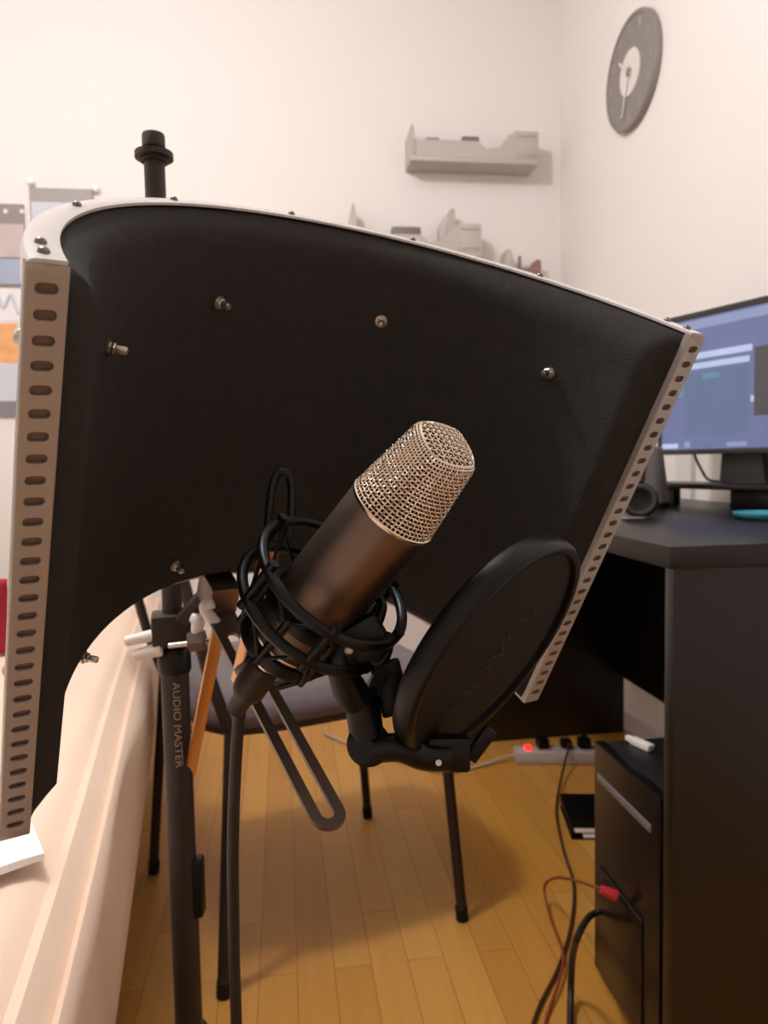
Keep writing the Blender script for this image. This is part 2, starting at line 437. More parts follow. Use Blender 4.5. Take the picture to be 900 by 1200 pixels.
bm = B(); lathe(bm, [(.0062, 0), (.0074, 0), (.0074, .128), (.0062, .128), (.0062, .004), (.0001, .004)], yaxis_frame(S(-.016, .112, .3262), -V_), 24)
obj('post', bm, 'tinted_steel', shield, 40)
bm = B(); lathe(bm, [(0, 0), (.006, 0), (.0062, .003), (.003, .0042), (.003, .009), (0, .009)], yaxis_frame(S(-.0035, .135, .3262), -V_), 6)
obj('bar_nut', bm, 'zinc', shield, 30)

# ================================================================== MICROPHONE STAND
PB = P(203, 740, .72)
px_, py_ = PB.x, PB.y
def pole(z): return Vector((px_, py_, z))
ztop = P(178, 159, .687).z
zc = PB.z
stand = thing('microphone_stand', 'black upright microphone stand between the bed and the chair with a threaded top', 'microphone stand', (px_, py_, 0))
bm = B(); lathe(bm, [(.0, .30), (.0135, .30), (.0135, zc - .038), (.0125, zc - .03), (0, zc - .03)], Matrix.Translation((px_, py_, 0)), 28)
obj('lower_tube', bm, 'black_metal', stand, 40)
bm = B(); lathe(bm, [(.0, zc - .03), (.0095, zc - .03), (.0095, ztop - .02), (0, ztop - .02)], Matrix.Translation((px_, py_, 0)), 24)
obj('upper_tube', bm, 'black_metal', stand, 40)
bm = B()
prof = [(0, -.024), (.0125, -.024), (.0125, -.021), (.0175, -.0205), (.0175, -.0155), (.011, -.015), (.0078, -.0135)]
z = -.0135
prof += [(.0088, -.012), (.0105, -.011), (.0105, -.0002), (.0098, .0015), (.006, .002), (0, .002)]
lathe(bm, prof, Matrix.Translation((px_, py_, ztop)), 28)
obj('thread_adapter', bm, 'black_metal', stand, 30)
bm = B(); lathe(bm, [(0, zc - .040), (.0150, zc - .040), (.0160, zc - .037), (.0160, zc - .020), (.013, zc - .015), (.0096, zc - .0145)], Matrix.Translation((px_, py_, 0)), 28)
obj('clutch', bm, 'black_plastic', stand, 40)
zk = P(228, 1050, .72).z
bm = B(); box(bm, (.010, -.008, -.030), (.0205, .008, .030), Matrix.Translation((px_, py_, zk)) @ Matrix.Rotation(-yaw, 4, 'Z'), .003)
obj('cable_clip', bm, 'black_plastic', stand, 40)
bm = B(); lathe(bm, [(0, .26), (.022, .26), (.026, .27), (.026, .315), (.018, .33), (.0135, .33)], Matrix.Translation((px_, py_, 0)), 28)
obj('leg_hub', bm, 'black_plastic', stand, 40)
for k in range(3):
    a = radians(97 + 120 * k); d_ = Vector((cos(a), sin(a), 0))
    bm = B(); tube(bm, [pole(.285) + d_ * .02, pole(.012) + d_ * .27], .008, 12)
    lg = obj('leg', bm, 'black_metal', stand, 40)
    bm = B(); cyl(bm, pole(.0) + d_ * .272, pole(.03) + d_ * .258, .011, n=14)
    obj('rubber_foot', bm, 'rubber', lg, 40)
view = (CAM - PB); view.z = 0; view.normalize(); side = Z.cross(view).normalized()   # side: to the viewer's right
zt0, zt1 = P(208, 796, .72).z, P(212, 898, .72).z
def tmap(x, y, z_):
    h = (y - .36) * .0098; a = h / .0135 + radians(4)
    d_ = view * cos(a) + side * sin(a)
    return pole((zt0 + zt1) / 2 + -x * (zt0 - zt1)) + d_ * (.01355 + z_)
obj('lettering', text_bm('AUDIO MASTER', 1, tmap), 'letter_stand', stand)
# clamp that carries the shield on the pole
cb = pole(PB.z + .002)
fr = frame(cb, side, Z)
bm = B(); box(bm, (-.020, -.019, -.013), (.022, .019, .017), fr, .003)
obj('pole_clamp', bm, 'black_metal', shield, 40)
bm = B(); q = S(-.003, .225, .315); tube(bm, [q, cb + (q - cb) * .25], .009, 4)
obj('clamp_neck', bm, 'black_metal', shield, 30)
for (a, b, r_) in (((146, 752), (190, 742), .0062), ((155, 769), (190, 760), .0070)):
    bm = B(); cyl(bm, P(*a, .700), P(*b, .705), r_ * .8, r_, bev=.0015)
    obj('clamp_screw', bm, 'white_plastic', shield, 40)
bm = B(); cyl(bm, P(198, 757, .690), P(252, 751, .690), .0028, n=12); obj('clamp_bolt', bm, 'zinc', shield, 40)
bm = B(); tube(bm, smooth_path([P(229, 742, .685), P(232, 728, .685), P(224, 723, .685)], 4), [.004 + .0025 * sin(pi * k / 8) for k in range(9)], 10)
tube(bm, smooth_path([P(229, 742, .685), P(236, 730, .685), P(233, 722, .685)], 4), .0035, 10)
obj('wing_nut', bm, 'white_plastic', shield, 40)
bm = B(); cyl(bm, P(222, 752, .687), P(240, 750, .687), .010, n=6); obj('hex_nut', bm, 'bracket', shield, 30)
bm = B(); tube(bm, smooth_path([P(262, 741, .655), P(246, 722, .645), P(240, 711, .640), P(250, 706, .640)], 5), .0052, 10); obj('bracket_hook', bm, 'white_plastic', shield, 40)

# ================================================================== MICROPHONE
R0 = C(.0053, -.0018, .385); A_ = D(Vector((.575, -.70, -.42)).normalized())
def cross_basis(axis, hint):
    x = (hint - axis * hint.dot(axis)).normalized(); return x, axis.cross(x)
front_hint = CAM - R0
fx, fy = cross_basis(A_, front_hint)         # fx: the address side of the microphone
base = R0 - A_ * .125
mic = thing('condenser_microphone', 'tilted satin nickel condenser microphone with woven mesh head inside the shield', 'microphone', base)
MW = frame(R0, fx, A_)
bm = B(); lathe(bm, [(0, -.119), (.0200, -.119), (.0222, -.1165), (.0238, -.110), (.0245, -.100), (.0245, -.002), (.0235, 0), (0, 0)], MW, 56)
obj('body', bm, 'nickel', mic, 40)
bm = B(); lathe(bm, [(.0235, -.0016), (.0248, -.0016), (.0252, -.0008), (.0251, .0003), (.0245, .0007), (.0235, .0003)], MW, 64)
obj('collar_ring', bm, 'grille', mic, 50)
bm = B(); lathe(bm, [(.0246, -.1095), (.0252, -.1088), (.0252, -.1035), (.0246, -.1028)], MW, 48)
obj('base_ring', bm, 'grille', mic, 50)
bm = B(); lathe(bm, [(0, -.130), (.0085, -.130), (.0095, -.129), (.0095, -.1195), (.012, -.1188), (.012, -.1175), (0, -.1175)], MW, 32)
obj('socket', bm, 'grille', mic, 40)
# mesh head: round at the collar, a two-sided wedge with a chamfered flat top further up
HH = .049
def head(h, phi):               # h 0..1 up the side, phi around -> local xyz
    h = max(h, 0.0); w = h * HH
    sx = .0240 * (1 - .20 * h ** 1.2); sy = .0240 * (1 - .27 * h ** 1.1)
    n_ = 2 - .55 * min(1, h * 2.4)             # towards a diamond
    c, s = cos(phi), sin(phi)
    k = (abs(c) ** n_ + abs(s) ** n_) ** (-1 / n_)
    x_ = sx * k * c; return Vector((x_, sy * k * s, w - .24 * x_ * h * h))
def head_full(v, phi):          # v 0..1 side, 1..1.35 shoulder, ..2 flat top
    if v <= 1: return head(v * .86, phi)
    e = head(.86, phi)
    def lid(k, z): return Vector((e.x * k, e.y * k, z - .24 * e.x * k * .86 * .86))
    if v <= 1.3:
        q = min(1, (v - 1) / .3); return lid(1 - .12 * q ** 1.6, HH * (.86 + .06 * (1 - (1 - q) ** 1.6)))
    q = min(1, (v - 1.3) / .7)
    return lid(.88 * (1 - q), HH * (.92 + .04 * (1 - (1 - q) ** 2)))
def head_n(v, phi):
    a = head_full(v, phi); d1 = head_full(min(v + .01, 1.99), phi) - head_full(max(v - .01, 0), phi); d2 = head_full(v, phi + .01) - head_full(v, phi - .01)
    return d2.cross(d1).normalized()
bm = B(); nphi = 64; vs_ = [i / 16 for i in range(17)] + [1.1, 1.2, 1.3, 1.5, 1.7, 1.9]
rr = [[bm.verts.new(MW @ (head_full(v, 2 * pi * k / nphi) - head_n(v, 2 * pi * k / nphi) * .0012)) for k in range(nphi)] for v in vs_]
for a, b in zip(rr, rr[1:]):
    for k in range(nphi): bm.faces.new((a[k], a[(k + 1) % nphi], b[(k + 1) % nphi], b[k]))
bm.faces.new(rr[-1])
obj('inner_mesh', bm, 'mesh_in', mic, 40)
bm = B(); WR = .00046; nv = 58; nh = 19
def hv(j): return j / nh
for j in range(1, nh + 1):                       # hoops
    pts = []
    for k in range(nv * 2):
        phi = pi * k / nv; s = (1 if (k // 1) % 2 == 0 else 0)
        wv = cos(pi * k) * (1 if j % 2 else -1) * .00042 if k % 1 == 0 else 0
        pts.append(MW @ (head_full(hv(j), phi) + head_n(hv(j), phi) * wv))
    tube(bm, pts, WR, 5, closed=True)
for k in range(nv):                              # risers, up the side and over the shoulder
    phi = 2 * pi * k / nv + pi / nv * 0; pts = []
    for j in range(0, nh * 2 + 1):
        v = j / (2 * nh); jj = j / 2
        wv = -cos(pi * jj) * .00042 * (1 if k % 2 == 0 else -1)
        pts.append(MW @ (head_full(v, phi) + head_n(v, phi) * wv))
    for v in (1.05, 1.1, 1.15, 1.2, 1.25, 1.3): pts.append(MW @ (head_full(v, phi)))
    tube(bm, pts, WR, 5)
# square woven top
step = .0024
def in_top(x, y, k=.89):
    phi = atan2(y, x)
    for _ in range(2): e = head(.86, phi)
    return x * x + y * y < (e.x ** 2 + e.y ** 2) * k * k
def top_z(x, y):
    phi = atan2(y, x); e = head(.86, phi); q = max(0, 1 - sqrt((x * x + y * y) / (e.x ** 2 + e.y ** 2)) / .88)
    return HH * (.92 + .04 * (1 - (1 - q) ** 2)) - .24 * x * .74 + .0002
for ax in (0, 1):
    for i in range(-9, 10):
        run = []
        for j in range(-36, 37):
            a, b = i * step, j * step / 2
            x, y = (a, b) if ax == 0 else (b, a)
            if in_top(x, y):
                wv = cos(pi * j / 2) * (1 if (i + ax) % 2 else -1) * .0005
                run.append(MW @ Vector((x, y, top_z(x, y) + wv)))
        if len(run) > 1: tube(bm, run, WR, 5)
for v in (1.12, 1.24, 1.3):
    tube(bm, [MW @ (head_full(v, 2 * pi * k / 96) + Vector((0, 0, .0002))) for k in range(96)], WR, 5, closed=True)
obj('grille', bm, 'grille', mic, 60)

# ================================================================== SHOCK MOUNT
mount = thing('shock_mount', 'black double-ring elastic shock mount cradling the nickel microphone', 'shock mount', R0 - A_ * .13)
def axp(s): return R0 - A_ * s
def ringp(s, r, n=64, ph=0): return [axp(s) + (fx * cos(2 * pi * k / n + ph) + fy * sin(2 * pi * k / n + ph)) * r for k in range(n)]
for s in (.056, .078):
    bm = B(); tube(bm, ringp(s, .0455), .0031, 12, closed=True); obj('outer_ring', bm, 'black_plastic', mount, 60)
for s in (.0790, .1080):
    bm = B(); lathe(bm, [(.0253, -.004), (.0282, -.004), (.0286, -.003), (.0286, .003), (.0282, .004), (.0253, .004)], frame(axp(s), fx, A_), 48)
    # closed band
    obj('inner_ring', bm, 'black_plastic', mount, 40)
NS = 6
for k in range(NS):
    a = 2 * pi * k / NS + .35; d_ = fx * cos(a) + fy * sin(a)
    bm = B(); tube(bm, [axp(.050) + d_ * .0455, axp(.084) + d_ * .0455], .0028, 10); obj('strut', bm, 'black_plastic', mount, 40)
    a2 = a + pi / NS; e_ = fx * cos(a2) + fy * sin(a2)
    bm = B(); tube(bm, [axp(.075) + e_ * .0285, axp(.112) + e_ * .0285], .0026, 8); obj('cage_bar', bm, 'black_plastic', mount, 40)
bm = B()
for k in range(NS):
    a = 2 * pi * k / NS + .35; d1 = fx * cos(a) + fy * sin(a)
    for sg in (-1, 1):
        e_ = fx * cos(a + sg * pi / NS) + fy * sin(a + sg * pi / NS)
        tube(bm, [axp(.056) + d1 * .042, axp(.079) + e_ * .0295], .0011, 8)
        tube(bm, [axp(.078) + d1 * .042, axp(.108) + e_ * .0295], .0011, 8)
obj('elastic_cord', bm, 'rubber', mount, 60)
# tall hook on the upper left of the rings
bm = B(); tube(bm, smooth_path([P(312, 640, .45), P(316, 590, .455), P(322, 560, .46), P(333, 553, .46), P(341, 566, .46), P(341, 600, .455), P(336, 640, .45)], 6), .0026, 10)
obj('wire_hook', bm, 'black_plastic', mount, 50)
# swivel and arm to the shield's post, block and yoke under the rings
bm = B(); tube(bm, smooth_path([S(-.016, .112, .315), P(330, 790, .515), P(352, 772, .465), P(372, 752, .435)], 6), .0075, 12)
obj('swivel_arm', bm, 'black_plastic', mount, 50)
YK = frame(P(425, 748, .408), cr * .85 + cu * .5, -cu)
bm = B(); box(bm, (-.012, -.009, -.010), (.013, .009, .012), YK, .003); obj('clamp_block', bm, 'black_plastic', mount, 40)
bm = B(); tube(bm, smooth_path([P(441, 735, .405), P(448, 712, .41), P(443, 700, .415), P(432, 704, .415)], 5), .0028, 10)
obj('hook', bm, 'black_plastic', mount, 50)
bm = B(); tube(bm, smooth_path([P(446, 742, .408), P(456, 752, .408), P(452, 770, .408), P(440, 777, .408), P(430, 770, .408)], 5), .0026, 10)
obj('loop', bm, 'black_plastic', mount, 50)
bm = B(); tube(bm, smooth_path([P(326, 806, .47), P(352, 798, .455), P(378, 783, .435), P(404, 762, .415)], 6), .0018, 8)
obj('cord', bm, 'rubber', mount, 50)
bm = B(); tube(bm, smooth_path([P(410, 750, .408), P(402, 772, .41), P(406, 800, .415), P(420, 822, .42)], 6), [.0085] * 7 + [.009] * 6 + [.0095] * 6, 14)
obj('yoke', bm, 'black_plastic', mount, 50)
bm = B(); lathe(bm, [(0, 0), (.002, 0), (.0024, .0006), (.0012, .0014), (0, .0014)], yaxis_frame(P(409, 762, .3988), CAM - P(409, 762, .3988)), 14); obj('screw', bm, 'zinc', mount, 40)

# ================================================================== POP FILTER
PC = P(576, 758, .435); PN = D(Vector((.686, .508, -.521)).normalized())
px1 = (cr * .62 + cu * .78); px1 = (px1 - PN * px1.dot(PN)).normalized()
PF = frame(PC, px1, PN)
pop = thing('pop_filter', 'round black pop filter disc on a short black arm in front of the shield', 'pop filter', P(520, 890, .43))
RP_ = .0755
bm = B(); lathe(bm, [(RP_ - .0062, .0072), (RP_ - .004, .0078), (RP_ - .0015, .0072), (RP_, .005), (RP_ + .0003, 0), (RP_, -.005), (RP_ - .0015, -.0072), (RP_ - .004, -.0078), (RP_ - .0062, -.0072), (RP_ - .0068, 0), (RP_ - .0062, .0072)], PF, 96)
obj('hoop', bm, 'black_plastic', pop, 50)
bm = B(); lathe(bm, [(0, .0040), (RP_ * .5, .0042), (RP_ - .0066, .0040), (RP_ - .0066, .0030), (RP_ * .5, .0032), (0, .0030)], PF, 64)
obj('screen', bm, 'rubber', pop, 60)
obj('lettering', text_bm('NOVOX', 1, lambda x, y, z_: PF @ Vector((x * .088 + .000, (y - .36) * .026 - .004, .0043 + z_))), 'letter_pop', pop)
bm = B(); kd = yaxis_frame(P(432, 872, .425), CAM - P(432, 872, .425))
lathe(bm, [(0, -.009), (.0115, -.009), (.0125, -.008), (.0125, .006), (.0110, .0075), (.006, .008), (0, .008)], kd, 28); obj('joint', bm, 'black_plastic', pop, 40)
bm = B(); tube(bm, [P(422, 806, .425), P(430, 862, .425)], .0100, 16); obj('clamp_sleeve', bm, 'black_plastic', pop, 40)
bm = B(); tube(bm, smooth_path([P(436, 815, .425), P(444, 795, .43), P(452, 784, .432)], 5), .0062, 4); box(bm, (-.009, -.004, -.016), (.009, .004, .016), frame(P(458, 806, .433), cr * .95 + cu * .25, cu), .002)
obj('wing_screw', bm, 'black_plastic', pop, 40)
bm = B(); tube(bm, smooth_path([P(438, 878, .422), P(468, 876, .422), P(496, 886, .425), P(526, 888, .428)], 6), .0080, 16); obj('arm', bm, 'black_plastic', pop, 50)
bm = B(); box(bm, (-.011, -.006, -.010), (.014, .006, .010), frame(P(522, 882, .430), cr, cu), .002)
obj('hoop_clip', bm, 'black_plastic', pop, 40)
bm = B(); box(bm, (-.004, -.003, -.011), (.004, .003, .011), frame(P(563, 872, .44), cr * .8 - cu * .6, cu * .8 + cr * .6), .001); obj('clip_tab', bm, 'grey_plastic' if False else 'black_plastic', pop, 40)
bm = B(); lathe(bm, [(0, 0), (.0016, 0), (.0018, .0006), (0, .001)], yaxis_frame(P(514, 894, .4175), CAM - P(514, 894, .4175)), 12); obj('screw', bm, 'zinc', pop, 40)

# ================================================================== MICROPHONE CABLE
ce = axp(.1305)
mc = thing('microphone_cable', 'thick black cable hanging from the microphone base down to the floor', 'cable', onz(279, 1199, .0))
bm = B(); lathe(bm, [(0, 0), (.0100, 0), (.0104, .001), (.0104, .022), (.0095, .026), (.0070, .030), (.0058, .042), (0, .042)], yaxis_frame(ce, -A_ - cu * .15), 24)
obj('connector', bm, 'black_metal', mc, 40)
st_ = ce - A_ * .040 - cu * .005
gz = P(277, 1199, .47).z
end = onz(283, 1230, .004) if False else Vector((P(277, 1199, .52).x, P(277, 1199, .52).y, .006))
bm = B(); tube(bm, smooth_path([st_, P(292, 800, .475), P(281, 835, .485), P(276, 900, .495), P(273, 990, .50), P(274, 1090, .51), P(277, 1199, .52), end + Z * .12, end + Vector((.02, .03, 0)), end + Vector((.12, .12, 0)), end + Vector((.14, -.2, 0))], 10), .0041, 12)
obj('cord', bm, 'cable', mc, 60)

# ================================================================== CHAIR
def cm(x, d):                      # metres right / ahead on the floor -> world xy
    return Vector((x * cos(yaw) + d * sin(yaw), -x * sin(yaw) + d * cos(yaw), 0))
LGS = [onz(262, 1168), onz(542, 1078), onz(431, 958), onz(180, 1023)]   # rear near, front near, front far, rear far
cc = sum(LGS, Vector()) / 4; fwd = ((LGS[1] + LGS[2]) - (LGS[0] + LGS[3])).normalized(); lat = Z.cross(fwd)
chair = thing('dining_chair', 'chair with a plum-grey vinyl seat and thin black tube legs beside the bed', 'chair', cc, atan2(fwd.y, fwd.x))
CF = frame(cc, fwd, Z)
tops = []
for L in LGS:
    d_ = (L - cc); loc_ = CF.inverted() @ L
    tp = CF @ Vector((loc_.x * .86, loc_.y * .93, .455)); tops.append(tp)
    bm = B(); tube(bm, [L + Z * .012, tp], .0105, 14); lg = obj('leg', bm, 'black_metal', chair, 40)
    bm = B(); cyl(bm, L, L + (tp - L).normalized() * .03, .0125, n=14, bev=.002); obj('rubber_foot', bm, 'rubber', lg, 40)
lx = [(CF.inverted() @ t).x for t in tops]; ly = [(CF.inverted() @ t).y for t in tops]
x0, x1, y0, y1 = min(lx) - .015, max(lx) + .035, min(ly) - .02, max(ly) + .02
def superrect(x0, x1, y0, y1, n=48, p=4.5):
    cx, cy, ax, ay = (x0 + x1) / 2, (y0 + y1) / 2, (x1 - x0) / 2, (y1 - y0) / 2; o = []
    for k in range(n):
        a = 2 * pi * k / n; c, s = cos(a), sin(a); q = (abs(c) ** p + abs(s) ** p) ** (-1 / p); o.append((cx + ax * c * q, cy + ay * s * q))
    return o
def pad(bm, mw, x0, x1, y0, y1, prof, n=48, p=4.5):
    cx, cy = (x0 + x1) / 2, (y0 + y1) / 2; base_ = superrect(x0, x1, y0, y1, n, p); rings = []
    for ins, h in prof:
        rings.append([bm.verts.new(mw @ Vector((cx + (x - cx) * ins, cy + (y - cy) * ins, h))) for x, y in base_])
    for a, b in zip(rings, rings[1:]):
        for k in range(n): bm.faces.new((a[k], a[(k + 1) % n], b[(k + 1) % n], b[k]))
    bm.faces.new(rings[0]); bm.faces.new(list(reversed(rings[-1])))
bm = B(); pad(bm, CF, x0, x1, y0, y1, [(.96, .452), (.985, .455), (1.0, .464), (1.0, .474), (.985, .486), (.94, .496), (.84, .502), (.6, .505), (.2, .506)])
obj('seat', bm, 'vinyl', chair, 60)
bm = B(); pad(bm, CF, x0 + .01, x1 - .01, y0 + .01, y1 - .01, [(.97, .438), (1, .440), (1, .452), (.97, .4525)])
obj('seat_frame', bm, 'black_metal', chair, 40)
for k in (0, 3):
    tp = tops[k]; loc_ = CF.inverted() @ tp
    bm = B(); tube(bm, smooth_path([tp - Z * .01, CF @ Vector((loc_.x - .035, loc_.y, .56)), CF @ Vector((loc_.x - .075, loc_.y * .97, .74)), CF @ Vector((loc_.x - .11, loc_.y * .95, .84))], 6), .0105, 12)
    obj('back_post', bm, 'black_metal', chair, 40)
bm = B(); BK = CF @ Matrix.Translation((min(lx) - .082, 0, .77)) @ Matrix.Rotation(radians(-76), 4, 'Y')
pad(bm, BK, -.10, .09, y0 + .015, y1 - .015, [(.9, -.016), (1, -.010), (1, .006), (.9, .016), (.5, .020)])
obj('backrest', bm, 'vinyl', chair, 60)

# ================================================================== BED
e0, e1 = onz(80, 1200, .5), onz(177, 757, .5)
bd = (e1 - e0); bd.z = 0; bd.normalize(); bl = Z.cross(bd)     # along, to the left
near = e0 - bd * 1.15; Lb, Wb = 3.12, 1.0
near.z = 0
BF = frame(near, bd, Z)
bed = thing('bed', 'bed with a peach bedspread along the left of the room', 'bed', near, atan2(bd.y, bd.x))
# local: x along, y to the left (0 = right edge), z up
bm = B(); nx, ny = 90, 44
prof = []
def bedsec(x):
    o = []
    import math as _m
    wob = .004 * sin(x * 5.1) + .003 * sin(x * 11.7 + 1)
    # right side: from underside up over the rounded edge with two folds, then across
    pts = [(.012, .27), (.003, .285), (0 + wob, .33), (.001 + wob, .40), (.002 + wob, .455), (.008, .470), (.016, .4780), (.024, .4700), (.033, .4810), (.046, .4920), (.057, .4850), (.068, .4945), (.085, .4985), (.10, .4982), (.118, .501), (.16, .503), (.24, .505), (.36, .507), (.50, .508), (.64, .507), (.78, .505), (.90, .500), (.96, .492), (.99, .475), (1.0, .44), (1.0, .30), (.99, .27)]
    f1 = .006 * sin(x * 3.3 + .5)
    for i, (y, z_) in enumerate(pts):
        if 5 <= i <= 14: y += f1 * (1 - abs(i - 9) / 6)
        z_ += .0015 * sin(7 * x + 9 * y) if 10 < i < 22 else 0
        o.append((y * Wb, z_))
    return o
rings = []
for i in range(nx + 1):
    x = Lb * i / nx; sec = bedsec(x)
    dr = min(i, nx - i); k = [.94, .985, 1][min(dr, 2)]; dz = [.03, .006, 0][min(dr, 2)]
    rings.append([bm.verts.new(BF @ Vector((x, .5 * Wb + (y - .5 * Wb) * k, max(.27, z_ - dz)))) for y, z_ in sec])
Kb = len(rings[0])
for a, b in zip(rings, rings[1:]):
    for k in range(Kb): bm.faces.new((a[k], a[(k + 1) % Kb], b[(k + 1) % Kb], b[k]))
bm.faces.new(rings[0]); bm.faces.new(list(reversed(rings[-1])))
obj('bedspread', bm, 'bed', bed, 50)
bm = B(); box(bm, (.03, .03, .215), (Lb - .03, Wb - .03, .29), BF, .006); obj('base', bm, 'bed_wood', bed, 40)
for x in (.12, Lb - .12):
    for y in (.12, Wb - .1):
        bm = B(); lathe(bm, [(0, 0), (.022, 0), (.030, .22), (0, .22)], BF @ Matrix.Translation((x, y, 0)), 20); obj('leg', bm, 'bed_wood', bed, 40)
# paper on the bed
pc = onz(8, 1003, .509)
bm = B(); nn = 12; corners = [onz(-40, 985, .509), onz(37, 969, .509), onz(52, 1007, .509), onz(-40, 1040, .509)]
def bil(s, t): return (corners[0] * (1 - s) + corners[1] * s) * (1 - t) + (corners[3] * (1 - s) + corners[2] * s) * t
top = [[bm.verts.new(bil(i / nn, j / nn) + Z * (.006 + .004 * sin(3 * i / nn) * sin(2.6 * j / nn))) for i in range(nn + 1)] for j in range(nn + 1)]
bot = [[bm.verts.new(bil(i / nn, j / nn) + Z * .0000) for i in range(nn + 1)] for j in range(nn + 1)]
for j in range(nn):
    for i in range(nn):
        bm.faces.new((top[j][i], top[j][i + 1], top[j + 1][i + 1], top[j + 1][i])); bm.faces.new((bot[j][i], bot[j + 1][i], bot[j + 1][i + 1], bot[j][i + 1]))
for i in range(nn):
    bm.faces.new((top[0][i], bot[0][i], bot[0][i + 1], top[0][i + 1])); bm.faces.new((top[nn][i], top[nn][i + 1], bot[nn][i + 1], bot[nn][i]))
    bm.faces.new((top[i][0], top[i + 1][0], bot[i + 1][0], bot[i][0])); bm.faces.new((top[i][nn], bot[i][nn], bot[i + 1][nn], top[i + 1][nn]))
tag(obj('paper_sheaf', bm, 'paper', None, 30, base=pc), 'small bright white sheaf of paper lying on the peach bedspread', 'paper')
# red cushion standing on the far part of the bed
rc = onz(-62, 766, .512)
bm = B(); CR = frame(rc + Z * .08, cr, Z)
for iz in range(1):
    n1, n2 = 28, 28
    for sg in (1, -1):
        g = [[None] * (n2 + 1) for _ in range(n1 + 1)]
        for i in range(n1 + 1):
            for j in range(n2 + 1):
                s = -1 + 2 * i / n1; t = -1 + 2 * j / n2
                th_ = .055 * ((1 - s ** 4) * (1 - t ** 4)) ** .5
                pin = 1 - .06 * (1 - s * s) * 0 - .05 * (t * t) * (1 - abs(s)) 
                g[i][j] = bm.verts.new(CR @ Vector((.135 * s * (1 - .05 * (1 - t * t)), sg * th_, .080 * t * (1 - .04 * (1 - s * s)))))
        for i in range(n1):
            for j in range(n2): bm.faces.new((g[i][j], g[i + 1][j], g[i + 1][j + 1], g[i][j + 1]))
bmesh.ops.remove_doubles(bm, verts=bm.verts, dist=1e-5)
tag(obj('cushion', bm, 'red', None, 60, base=rc), 'red cushion on the bed behind the left edge of the shield', 'cushion')

# ================================================================== PICTURES ON THE BACK WALL
YW = YB
def wall_rect(bm, a, b, y0, y1, bev=.0, mi=0):
    p, q = ony(*a, YW), ony(*b, YW); x0_, x1_ = min(p.x, q.x), max(p.x, q.x); z0_, z1_ = min(p.z, q.z), max(p.z, q.z)
    box(bm, (x0_, YW - y1, z0_), (x1_, YW - y0, z1_), None, bev, mi); return Vector(((x0_ + x1_) / 2, YW - y1, z0_))
pp = thing('picture_board', 'grey-topped picture board with pink and blue print at the left of the back wall', 'picture', ony(-10, 338, YW))
bm = B(); wall_rect(bm, (-70, 238), (33, 336), .0, .010); obj('backing', bm, 'poster_dark', pp)
bm = B(); wall_rect(bm, (-68, 262), (31, 303), .0101, .0125); obj('pink_print', bm, 'poster_pink', pp)['label'] = 'pink print'
bm = B(); wall_rect(bm, (-68, 303.5), (31, 334), .0101, .0125); obj('blue_print', bm, 'poster_blue', pp)['label'] = 'pale blue print'
for x in (8, 27, -12):
    bm = B(); p = ony(x, 249, YW); lathe(bm, [(0, 0), (.008, 0), (.008, .003), (0, .006)], yaxis_frame((p.x, YW - .010, p.z), (0, -1, 0)), 12); obj('pin', bm, 'poster_white', pp, 40)
pp = thing('notice_board', 'grey board with white corner pins on the wall above the picture board', 'board', ony(74, 320, YW))
bm = B(); wall_rect(bm, (35, 221), (114, 320), .0, .012, .002); obj('panel', bm, 'poster_grey', pp)
bm = B(); wall_rect(bm, (38, 238), (111, 318), .0121, .014); obj('sheet', bm, 'poster_pale', pp)
for x, y in ((38, 215), (114, 223)):
    bm = B(); p = ony(x, y, YW); lathe(bm, [(0, 0), (.010, .002), (.014, .010), (.010, .019), (0, .022)], yaxis_frame((p.x, YW - .010, p.z), (0, -1, 0)), 16); obj('corner_pin', bm, 'pin', pp, 50)
pp = thing('drawing_sheet', 'white sheet with a faint blue drawing pinned below the picture board', 'drawing', ony(-20, 378, YW))
bm = B(); wall_rect(bm, (-75, 339), (28, 377), .0, .003); obj('sheet', bm, 'poster_white', pp)
bm = B(); p = ony(6, 352, YW)
tube(bm, smooth_path([ony(x, y, YW - .005) for x, y in ((-12, 362), (-4, 346), (4, 360), (12, 345), (18, 358), (22, 368))], 6), .006, 8); obj('blue_drawing', bm, 'poster_pale', pp, 40)
pp = obj('orange_print', (lambda b: (wall_rect(b, (-75, 379), (23, 425), .0, .003), b)[1])(B()), 'orange', None, base=ony(-20, 425, YW))
tag(pp, 'orange mottled print on the back wall between the white and pale blue sheets', 'print')
pp = thing('pale_panel', 'pale blue panel with a dark lower edge above the head of the bed', 'panel', ony(-20, 488, YW))
bm = B(); wall_rect(bm, (-75, 427), (27, 470), .0, .008); obj('face', bm, 'poster_pale', pp)
bm = B(); wall_rect(bm, (-75, 471), (27, 488), .0, .014, .002); obj('lower_edge', bm, 'poster_line', pp)

